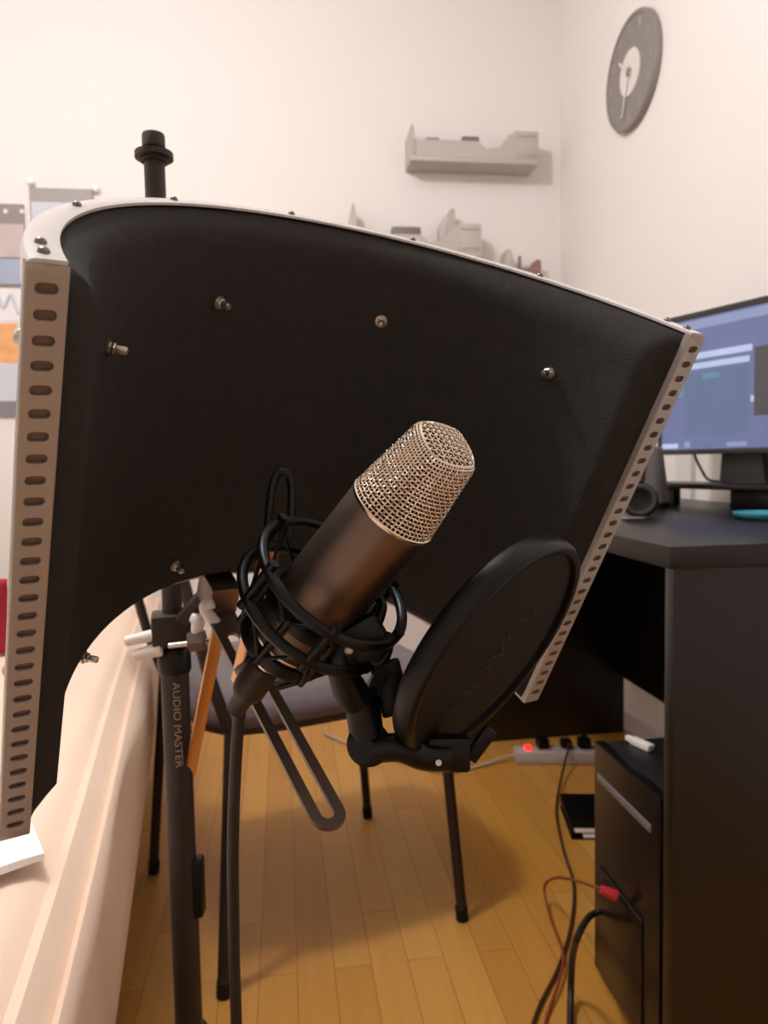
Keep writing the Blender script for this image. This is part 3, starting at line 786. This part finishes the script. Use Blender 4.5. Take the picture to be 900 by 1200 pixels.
# ================================================================== WALL SHELVES
def pixw(px, py): return ony(px, py, YW)
def wall_shelf(px, py, label, mirror=False, sc=1.0, fin=1.0):
    o_ = pixw(px, py); 
    t = thing('wall_shelf', label, 'shelf', (o_.x, YW, o_.z), 0, None)
    mw = Matrix.Translation((o_.x, YW, o_.z))
    s = -1 if mirror else 1; L = .485 * sc
    def X(v): return v * sc if not mirror else L - v * sc
    def bx(lo, hi, bev=.002):
        bm = B(); a = (min(X(lo[0]), X(hi[0])), lo[1], lo[2]); b = (max(X(lo[0]), X(hi[0])), hi[1], hi[2]); box(bm, a, b, mw, bev); return bm
    obj('shelf_board', bx((.0, -.115, 0), (.485, 0, .018)), 'shelf', t, 40)
    bm = B(); FM = mw @ Matrix.Rotation(radians(90), 4, 'X')
    # tall left end with a slanted top, seen as a fin
    pl = [(X(0), .0182), (X(.0218), .0182), (X(.0218), .100 * fin), (X(.018), .130 * fin), (X(.010), .140 * fin), (X(0), .108 * fin)]
    prism(bm, pl, .095, FM); obj('end_panel', bm, 'shelf', t, 40)
    pl = [(X(.022), .018), (X(.30), .018), (X(.335), .05), (X(.36), .052), (X(.395), .115), (X(.395), .05), (X(.395), .0181), (X(.395), .018)]
    pl = [(X(.022), .018), (X(.395), .018), (X(.395), .112), (X(.372), .104), (X(.335), .058), (X(.285), .050), (X(.255), .076), (X(.06), .076), (X(.022), .070)]
    bm = B(); prism(bm, pl, .012, mw @ Matrix.Translation((0, -.103, 0)) @ Matrix.Rotation(radians(90), 4, 'X')); obj('front_lip', bm, 'shelf', t, 40)
    bm = B()
    box(bm, (min(X(.395), X(.485)), -.115, .018), (max(X(.395), X(.485)), -.004, .120), mw, .003)
    obj('end_box', bm, 'shelf', t, 40)
    a, b = min(X(.405), X(.474)), max(X(.405), X(.474))
    for lo, hi in (((a, -.119, .098), (b, -.1151, .108)), ((a, -.119, .030), (b, -.1151, .037))):
        bm = B(); box(bm, lo, hi, mw, .001); obj('box_trim', bm, 'shelf', t, 40)
    return t, mw, X
t1 = wall_shelf(475, 202, 'upper pale grey wall shelf with a tall left fin and boxed right end')
mw = t1[1]
for i, (x, w_, z_, lb) in enumerate(((.065, .055, .084, 'small dark item on the upper wall shelf near its left fin'), (.205, .065, .094, 'small dark item in the middle of the upper wall shelf'))):
    bm = B(); box(bm, (x, -.075, .018), (x + w_, -.045, .018 + z_), mw, .006)
    box(bm, (x + .008, -.085, .018), (x + w_ - .008, -.035, .030), mw, .003)
    p = mw @ Vector((x + w_ / 2, -.06, .018)); tag(obj('ornament', bm, 'dark_item', None, 40, base=p), lb, 'ornament')
t2 = wall_shelf(409, 308, 'lower wall shelf, its fin and box just clearing the shield rim', fin=1.38)
mw2 = t2[1]
bm = B(); box(bm, (.155, -.08, .018), (.265, -.04, .116), mw2, .008); box(bm, (.17, -.085, .018), (.25, -.035, .04), mw2, .004)
tag(obj('ornament', bm, 'dark_item', None, 40, base=mw2 @ Vector((.21, -.06, .018))), 'dark item in the middle of the lower wall shelf', 'ornament')
# fin-shaped bookend on the lower shelf
bm = B(); prism(bm, [(.335, .018), (.395, .018), (.395, .176), (.388, .190), (.372, .176), (.350, .150), (.335, .120)], .05, mw2 @ Matrix.Translation((0, -.03, 0)) @ Matrix.Rotation(radians(90), 4, 'X'), .003)
tag(obj('bookend', bm, 'shelf', None, 40, base=mw2 @ Vector((.365, -.055, .018))), 'pale fin-shaped bookend on the lower shelf beside its end box', 'bookend')
# third low ledge with a figurine
o3 = pixw(585, 350)
t3 = thing('wall_ledge', 'small pale ledge on the back wall at the right end of the shield rim', 'ledge', (o3.x, YW, o3.z))
mw3 = Matrix.Translation((o3.x, YW, o3.z))
bm = B(); box(bm, (0, -.10, 0), (.20, 0, .018), mw3, .002); obj('shelf_board', bm, 'shelf', t3, 40)
bm = B(); prism(bm, [(.004, .018), (.034, .018), (.034, .13), (.026, .165), (.012, .170), (.004, .14)], .08, mw3 @ Matrix.Rotation(radians(90), 4, 'X'), .003); obj('end_panel', bm, 'shelf', t3, 40)
fg = thing('toy_vehicle', 'small reddish brown toy on the pale ledge by the shield rim', 'toy', mw3 @ Vector((.10, -.05, .018)))
bm = B(); box(bm, (.06, -.07, .055), (.145, -.03, .105), mw3, .010); prism(bm, [(.10, .10), (.148, .10), (.148, .132), (.135, .138), (.12, .128)], .03, mw3 @ Matrix.Translation((0, -.035, 0)) @ Matrix.Rotation(radians(90), 4, 'X'), .003); obj('body', bm, 'figure', fg, 40)
bm = B(); box(bm, (.062, -.056, .10), (.072, -.046, .150), mw3, .002); obj('mast', bm, 'dark_item', fg, 40)
for x in (.08, .125):
    bm = B(); cyl(bm, mw3 @ Vector((x, -.075, .038)), mw3 @ Vector((x, -.025, .038)), .020, n=20, bev=.003); obj('wheel', bm, 'dark_item', fg, 40)

# ================================================================== CLOCK
ck = onx(745, 85, XR); CRD = .166
clock = thing('wall_clock', 'round wall clock with a haze-lightened grey dial and pale centre on the right wall', 'clock', (XR, ck.y, ck.z - CRD))
KF = frame((XR, ck.y, ck.z), (0, -1, 0), (-1, 0, 0))
bm = B(); lathe(bm, [(0, 0), (CRD - .004, 0), (CRD, .004), (CRD, .018), (CRD - .003, .022), (CRD - .012, .023), (CRD - .014, .019), (0, .019)], KF, 72); obj('dial', bm, 'clock', clock, 40)
bm = B(); lathe(bm, [(.0, .0191), (.066, .0191), (.066, .0205), (0, .0205)], KF, 48); obj('centre_disc', bm, 'clock_pale', clock, 40)
bm = B(); lathe(bm, [(0, .0206), (.012, .0206), (.012, .027), (0, .029)], KF, 24); obj('hub', bm, 'clock', clock, 40)
nums = ['12', '1', '2', '3', '4', '5', '6', '7', '8', '9', '10', '11']
for k, s in enumerate(nums):
    a = 2 * pi * k / 12; cx, cy = sin(a) * .131, cos(a) * .131; wd = .026 if len(s) == 2 else .014
    # dial frame: x = towards viewer's right (-Y), y = up
    def nm(x, y, z_, cx=cx, cy=cy, wd=wd): return Vector((XR - .0192 - z_, ck.y - (cx + x * wd), ck.z + cy + (y - .36) * .036))
    obj('numeral', text_bm(s, 1, nm, .001), 'clock_mark', clock)
for ang, ln, wd in ((radians(312), .085, .008), (radians(200), .125, .006)):
    bm = B(); d_ = Vector((0, -sin(ang), cos(ang))); n_ = Vector((-1, 0, 0)); o_ = Vector((XR - .0245, ck.y, ck.z))
    box(bm, (-.02, -wd / 2, -.0007), (ln, wd / 2, .0007), frame(o_, d_, n_)); obj('hand', bm, 'clock_pale', clock)

# ================================================================== DESK
DX, DY0, DY1, DZ = .500, .905, 2.26, .780
desk = thing('desk', 'black-brown desk along the right wall with a full-height end panel', 'desk', ((DX + XR) / 2, (DY0 + DY1) / 2, 0))
bm = B(); box(bm, (DX, DY0, DZ - .030), (XR - .02, DY1, DZ), None, .0015); obj('worktop', bm, 'desk', desk, 40)
bm = B(); box(bm, (DX + .010, DY0 + .006, 0), (XR - .03, DY0 + .030, DZ - .0302), None, .0015); obj('end_panel', bm, 'desk', desk, 40)
bm = B(); box(bm, (DX + .010, DY1 - .026, 0), (XR - .03, DY1 - .002, DZ - .0302), None, .0015); obj('end_panel', bm, 'desk', desk, 40)
bm = B(); box(bm, (XR - .06, DY0 + .0305, .20), (XR - .042, DY1 - .0265, DZ - .0302), None, .001); obj('modesty_panel', bm, 'desk', desk, 40)
# ---- monitor
mp0 = P(772, 531, 1.80); mp1 = P(902, 529, 1.53)
md = (mp1 - mp0); md.z = 0; md.normalize(); mn = Z.cross(md)       # normal
if mn.x > 0: mn = -mn
MWd, MH, zb = .53, .318, (mp0.z + mp1.z) / 2
o0 = Vector((mp0.x, mp0.y, zb)); mon_c = o0 + md * MWd * .5
mon = thing('computer_monitor', 'computer monitor showing a blue window at the right of the desk', 'monitor', (mon_c.x, mon_c.y, DZ + .104))
MF = frame(o0, md, mn)     # x along width, z out of the screen, y = z x x
if MF.col[1].z < 0: pass
ysg = 1 if MF.col[1].z > 0 else -1
def mbx(x0_, x1_, h0, h1, z0_, z1_, bev=0, bm=None, mi=0):
    bm = bm or B(); lo = (x0_, min(ysg * h0, ysg * h1), z0_); hi = (x1_, max(ysg * h0, ysg * h1), z1_); box(bm, lo, hi, MF, bev, mi); return bm
obj('casing', mbx(0, MWd, -.004, MH, -.035, 0, .004), 'monitor', mon, 40)
fb = B()
mbx(0, MWd, MH - .014, MH, .0001, .004, .001, fb); mbx(0, MWd, -.004, .008, .0001, .004, .001, fb); mbx(0, .010, .008, MH - .014, .0001, .004, 0, fb); mbx(MWd - .010, MWd, .008, MH - .014, .0001, .004, 0, fb)
obj('bezel', fb, 'monitor', mon, 40)
sb = B()
mbx(.010, MWd - .010, .008, MH - .014, .0002, .0010, 0, sb, 0)
mbx(.012, MWd - .012, MH - .038, MH - .018, .0010, .0014, 0, sb, 3)
mbx(.030, .256, MH - .106, MH - .092, .0010, .0014, 0, sb, 2)
mbx(.085, .250, MH - .128, MH - .115, .0010, .0014, 0, sb, 2)
mbx(.080, .248, .040, MH - .135, .0010, .0013, 0, sb, 1)
mbx(.128, .175, .165, .178, .0014, .0016, 0, sb, 4)
mbx(.050, .075, .13, .16, .0010, .0014, 0, sb, 4)
mbx(.012, .060, .011, .022, .0010, .0014, 0, sb, 2)
mbx(.080, .096, .012, .026, .0010, .0014, 0, sb, 3)
mbx(.195, .245, .012, .022, .0010, .0014, 0, sb, 3)
mbx(.262, .330, .075, MH - .10, .0010, .0014, 0, sb, 5)
mbx(.254, .262, .105, .118, .0014, .0016, 0, sb, 2)
obj('screen', sb, ['scr', 'scr2', 'scr_hi', 'scr_mid', 'scr_teal', 'scr_dark'], mon)
bm = B(); nk = o0 + md * .20 - mn * .04
prism(bm, [(-.040, 0), (.075, 0), (.055, .14), (-.028, .14)], .02, frame(Vector((nk.x, nk.y, DZ + .055)), md, mn) if ysg > 0 else frame(Vector((nk.x, nk.y, DZ + .055)), md, mn) @ Matrix.Rotation(pi, 4, 'X')); obj('neck', bm, 'monitor', mon, 40)
# ---- riser the monitor stands on
rz_c = o0 + md * .18 - mn * .03
RF = frame(Vector((rz_c.x, rz_c.y, DZ)), md, Z)
riser = thing('monitor_riser', 'low black riser under the monitor with an open middle', 'monitor riser', (rz_c.x, rz_c.y, DZ))
bm = B(); box(bm, (-.22, -.06, .042), (.24, .06, .054), RF, .002); obj('top_board', bm, 'desk', riser, 40)
for xa, xb in ((-.22, -.150), (.010, .24)):
    bm = B(); box(bm, (xa, -.012, 0), (xb, .012, .0418), RF, .002); obj('foot', bm, 'desk', riser, 40)
# ---- headphones leaning at the desk's front edge
hp = P(750, 578, 1.42); hp.z = DZ + .0345
hpn = (CAM - hp).normalized()
hh = onz(750, 604, DZ)
phones = thing('headphones', 'black over-ear headphones on the desk by the slotted shield edge', 'headphones', (hp.x, hp.y, DZ))
for off, nm_ in ((Vector((0, 0, 0)), 1), (Vector((.045, .105, 0)), 2)):
    bm = B(); HF = yaxis_frame(hp + off, Vector((hpn.x, hpn.y, .1)) if nm_ == 1 else -Vector((hpn.x, hpn.y, .1)))
    lathe(bm, [(0, .018), (.018, .018), (.024, .021), (.030, .020), (.033, .014), (.034, 0), (.031, -.012), (.020, -.016), (0, -.016)], HF, 36); cup = obj('ear_cup', bm, 'black_plastic', phones, 50)
    bm = B(); lathe(bm, [(.022, .0208), (.0245, .0218), (.028, .0218), (.030, .0205)], HF, 36); obj('trim_ring', bm, 'monitor', cup, 50)
bm = B(); tube(bm, smooth_path([hp + Vector((0, 0, .034)), hp + Vector((.012, .015, .075)), hp + Vector((.03, .055, .095)), hp + Vector((.045, .095, .070)), hp + Vector((.045, .105, .034))], 8), .01, prof=[(-.014, -.003), (.014, -.003), (.014, .003), (-.014, .003)], n=4)
obj('headband', bm, 'black_plastic', phones, 40)
# ---- desk-top small things
sp = P(757, 566, 1.70)
spk = thing('desk_speaker', 'grey tapered desk speaker behind the headphones', 'speaker', (sp.x, sp.y, DZ))
bm = B(); lathe(bm, [(0, 0), (.050, 0), (.052, .004), (.036, .135), (.030, .140), (0, .142)], Matrix.Translation((sp.x, sp.y, DZ)), 32); obj('body', bm, 'grey_plastic', spk, 40)
bm = B(); lathe(bm, [(.051, .002), (.055, .002), (.055, .014), (.0505, .014)], Matrix.Translation((sp.x, sp.y, DZ)), 32); obj('base_ring', bm, 'black_plastic', spk, 40)
dz_ = onz(900, 608, DZ); bm = B(); lathe(bm, [(0, 0), (.045, 0), (.058, .006), (.060, .012), (.056, .012), (.044, .004), (0, .004)], Matrix.Translation(dz_), 40)
tag(obj('dish', bm, 'teal', None, 50, base=dz_), 'shallow turquoise dish on the desk at the right edge', 'dish')
co_ = onz(735, 607, DZ); bm = B(); lathe(bm, [(0, 0), (.040, 0), (.042, .002), (.040, .005), (0, .005)], Matrix.Translation(co_), 36)
tag(obj('coaster', bm, 'grey_plastic', None, 50, base=co_), 'flat grey coaster on the front edge of the desk below the headphones', 'coaster')
pa, pb = onx(797, 560, XR), onx(815, 560, XR)
bm = B(); box(bm, (XR - .016, pb.y, DZ - .2), (XR, pa.y, DZ + .26), None, .003); struct('trim_1', bm, 'white_plastic')
q0 = o0 + md * .085 - mn * .02
bm = B(); tube(bm, smooth_path([q0 + Z * .01 , q0 + Z * -.012 + md * .008, q0 + md * .022 - Z * .035, Vector((q0.x, q0.y, DZ + .062)) + md * .045, Vector((q0.x, q0.y, DZ + .058)) + md * .09], 6), .0032, 8)
tag(obj('video_cable', bm, 'cable', None, 60, base=Vector((q0.x, q0.y, DZ + .058))), 'black cable looping from the underside of the monitor to the riser', 'cable')

# ================================================================== COMPUTER TOWER
TX, TY0, TY1, TZ = .512, .950, 1.172, .415
tower = thing('computer_tower', 'black computer tower on the floor under the desk', 'computer', (.72, 1.06, 0))
bm = B(); box(bm, (TX + .022, TY0, .018), (TX + .43, TY1, TZ), None, .004); obj('case', bm, 'pc', tower, 40)
bm = B()
FP = Matrix.Translation((TX + .0218, 0, 0))
prism(bm, [(TY0, .016), (TY1, .016), (TY1, TZ + .001), (TY0, TZ + .001)], .022, Matrix(((0, 0, -1, TX + .0218), (1, 0, 0, 0), (0, 1, 0, 0), (0, 0, 0, 1))), .005); obj('front_panel', bm, 'pc_front', tower, 40)
bm = B(); box(bm, (TX - .0035, TY0 + .02, TZ - .058), (TX - .0002, TY1 - .02, TZ - .046), None, .001); obj('drive_slot', bm, 'grey_plastic', tower, 40)
bm = B(); box(bm, (TX - .004, TY0 + .045, .03), (TX - .0002, TY1 - .02, .21), None, .002); obj('vent_cover', bm, 'pc_front', tower, 40)
bm = B(); box(bm, (TX + .03, TY0 + .015, TZ + .0002), (TX + .40, TY1 - .015, TZ + .004), None, .0015); obj('top_cover', bm, 'pc', tower, 40)
for x in (TX + .05, TX + .40):
    for y in (TY0 + .025, TY1 - .025):
        bm = B(); lathe(bm, [(0, 0), (.012, 0), (.014, .0178), (0, .0178)], Matrix.Translation((x, y, 0)), 16); obj('foot', bm, 'rubber', tower, 40)
wt = onz(752, 876, TZ + .0045); bm = B(); box(bm, (-.022, -.008, 0), (.022, .008, .012), frame(wt, Vector((.3, -1, 0)), Z), .003)
box(bm, (-.034, -.005, .002), (-.0215, .005, .010), frame(wt, Vector((.3, -1, 0)), Z), .001)
tag(obj('usb_stick', bm, 'white_plastic', None, 40, base=wt), 'small white stick lying on top of the computer tower', 'usb stick')
# red lead plugged into the tower front
up = onx(735, 1063, TX - .001)
rl = thing('red_lead', 'red cable plugged into the front of the computer tower', 'cable', up)
vd = (onx(704, 1040, TX - .05) - up)
p1 = onx(722, 1050, TX - .022); p2 = onx(704, 1042, TX - .045)
bm = B(); tube(bm, [up + Vector((-.0045, 0, 0)), p1], .0065, 4); obj('metal_plug', bm, 'usb', rl, 30)
bm = B(); tube(bm, [p1, p1 + (p2 - p1) * .5, p2], [.0085, .0085, .006], 12); obj('plug_grip', bm, 'red_cable', rl, 40)
rp = [p2, onz(672, 1031, .17), onz(650, 1029, .10), onz(638, 1040, .04), onz(645, 1075, .014), onz(660, 1118, .014), onz(655, 1150, .014), onz(640, 1195, .004), onz(630, 1250, .004)]
bm = B(); tube(bm, smooth_path(rp, 8), .0026, 8); obj('cord', bm, 'thin_red', rl, 60)
bp = [onx(702, 1068, TX - .0045) , onx(690, 1075, TX - .03), onz(678, 1095, .18), onz(671, 1120, .10), onz(669, 1160, .03), onz(668, 1215, .006), onz(668, 1260, .006)]
bm = B(); tube(bm, smooth_path(bp, 8), .0055, 10); tag(obj('power_lead', bm, 'cable', None, 60, base=onz(668, 1215, 0)), 'thick black lead arching from the tower front to the floor', 'cable')
# black case with two white strips behind the tower
k0 = onz(672, 985); k1 = onz(712, 990)
kx = Vector((.97, -.2, 0)).normalized(); KB = frame(k0, kx, Z)
kc = thing('flat_box', 'flat black box with two white front strips on the floor behind the tower', 'box', k0)
bm = B(); box(bm, (-.004, 0, .030), (.17, .17, .036), KB, .001); obj('lid', bm, 'black_plastic', kc, 40)
bm = B(); box(bm, (-.004, .004, 0), (.17, .17, .0045), KB, .001); obj('base', bm, 'black_plastic', kc, 40)
bm = B(); box(bm, (.004, .001, .0185), (.166, .164, .0298), KB, .001); obj('white_strip', bm, 'paper', kc, 40)['label'] = 'white strip'
bm = B(); box(bm, (.024, .003, .0048), (.166, .164, .0145), KB, .001); obj('white_strip', bm, 'paper', kc, 40)['label'] = 'white strip'
bm = B(); box(bm, (-.002, .005, .0147), (.17, .17, .0183), KB, .0005); obj('divider', bm, 'black_plastic', kc, 40)

# ================================================================== POWER STRIP
s0, s1 = onz(604, 897), onz(712, 897)
sx = (s1 - s0); sL = sx.length; SF = frame(s0, sx, Z)
MT['strip_white'] = mat('shaded_white_plastic', (180, 166, 158), .45, var=.03)  # white plastic with the shade under the desk put into its colour
ps = thing('power_strip', 'white power strip with a glowing red switch on the floor under the desk', 'power strip', s0)
bm = B(); box(bm, (0, 0, 0), (sL, .055, .040), SF, .006); obj('housing', bm, 'strip_white', ps, 40)
bm = B(); box(bm, (.030, .010, .0402), (.050, .036, .050), SF, .003); obj('switch', bm, 'red_lamp', ps, 40)['label'] = 'glowing red rocker switch'
for x in (.07, .115, .160, .205):
    bm = B(); lathe(bm, [(.019, 0), (.0205, 0), (.0205, .003), (.019, .003)], SF @ Matrix.Translation((x, .0275, .0402)), 24); obj('socket', bm, 'strip_white', ps, 40)
for x, lab in ((.083, 'black mains plug nearest the red switch'), (.205, 'black mains plug at the far end of the power strip')):
    p = SF @ Vector((x, .0275, .0436)); bm = B(); box(bm, (-.017, -.017, 0), (.017, .017, .03), Matrix.Translation(p), .005); cyl(bm, p + Z * .03, p + Z * .045, .008, .005)
    tag(obj('mains_plug', bm, 'black_plastic', None, 40, base=p), lab + ' on the white power strip', 'plug')
bm = B(); tube(bm, smooth_path([SF @ Vector((.002, .0275, .02)), onz(585, 889, .014), onz(560, 898, .005), onz(520, 905, .005), onz(470, 892, .005), onz(430, 880, .005), onz(380, 860, .005)], 8), .0042, 8); obj('cord', bm, 'strip_white', ps, 60)
bb = [SF @ Vector((.152, .0275, .062)), SF @ Vector((.152, -.010, .058)), onz(657, 915, .02), onz(652, 950, .006), onz(660, 995, .006), onz(672, 1035, .006), onz(670, 1080, .006), onz(656, 1130, .006), onz(634, 1175, .006), onz(622, 1210, .006), onz(612, 1260, .006)]
dl = thing('plug_lead', 'thin dark brown lead running from the power strip across the floor', 'cable', onz(652, 950))
bm = B(); tube(bm, smooth_path(bb, 8), .0034, 8); obj('cord', bm, 'brown_cable', dl, 60)
p = SF @ Vector((.152, .0275, .0436)); bm = B(); box(bm, (-.015, -.015, 0), (.015, .015, .026), Matrix.Translation(p), .005); obj('plug', bm, 'black_plastic', dl, 40)

# ================================================================== LIGHT
def light(name, kind, loc, power, col, **kw):
    d = bpy.data.lights.new(name, kind); d.energy = power; d.color = col
    for k, v in kw.items(): setattr(d, k, v)
    o = bpy.data.objects.new(name, d); COL.objects.link(o); o.location = loc; return o
light('ceiling_lamp', 'POINT', (-.58, .92, 2.50), 71, (.91, .94, 1), shadow_soft_size=.09)
w = bpy.data.worlds.new('room'); scene.world = w; w.use_nodes = True
w.node_tree.nodes['Background'].inputs['Color'].default_value = (1, .9, .8, 1); w.node_tree.nodes['Background'].inputs['Strength'].default_value = .02
vs = scene.view_settings; vs.view_transform = 'Standard'; vs.look = 'None'; vs.exposure = 0; vs.gamma = 1; vs.use_curve_mapping = False
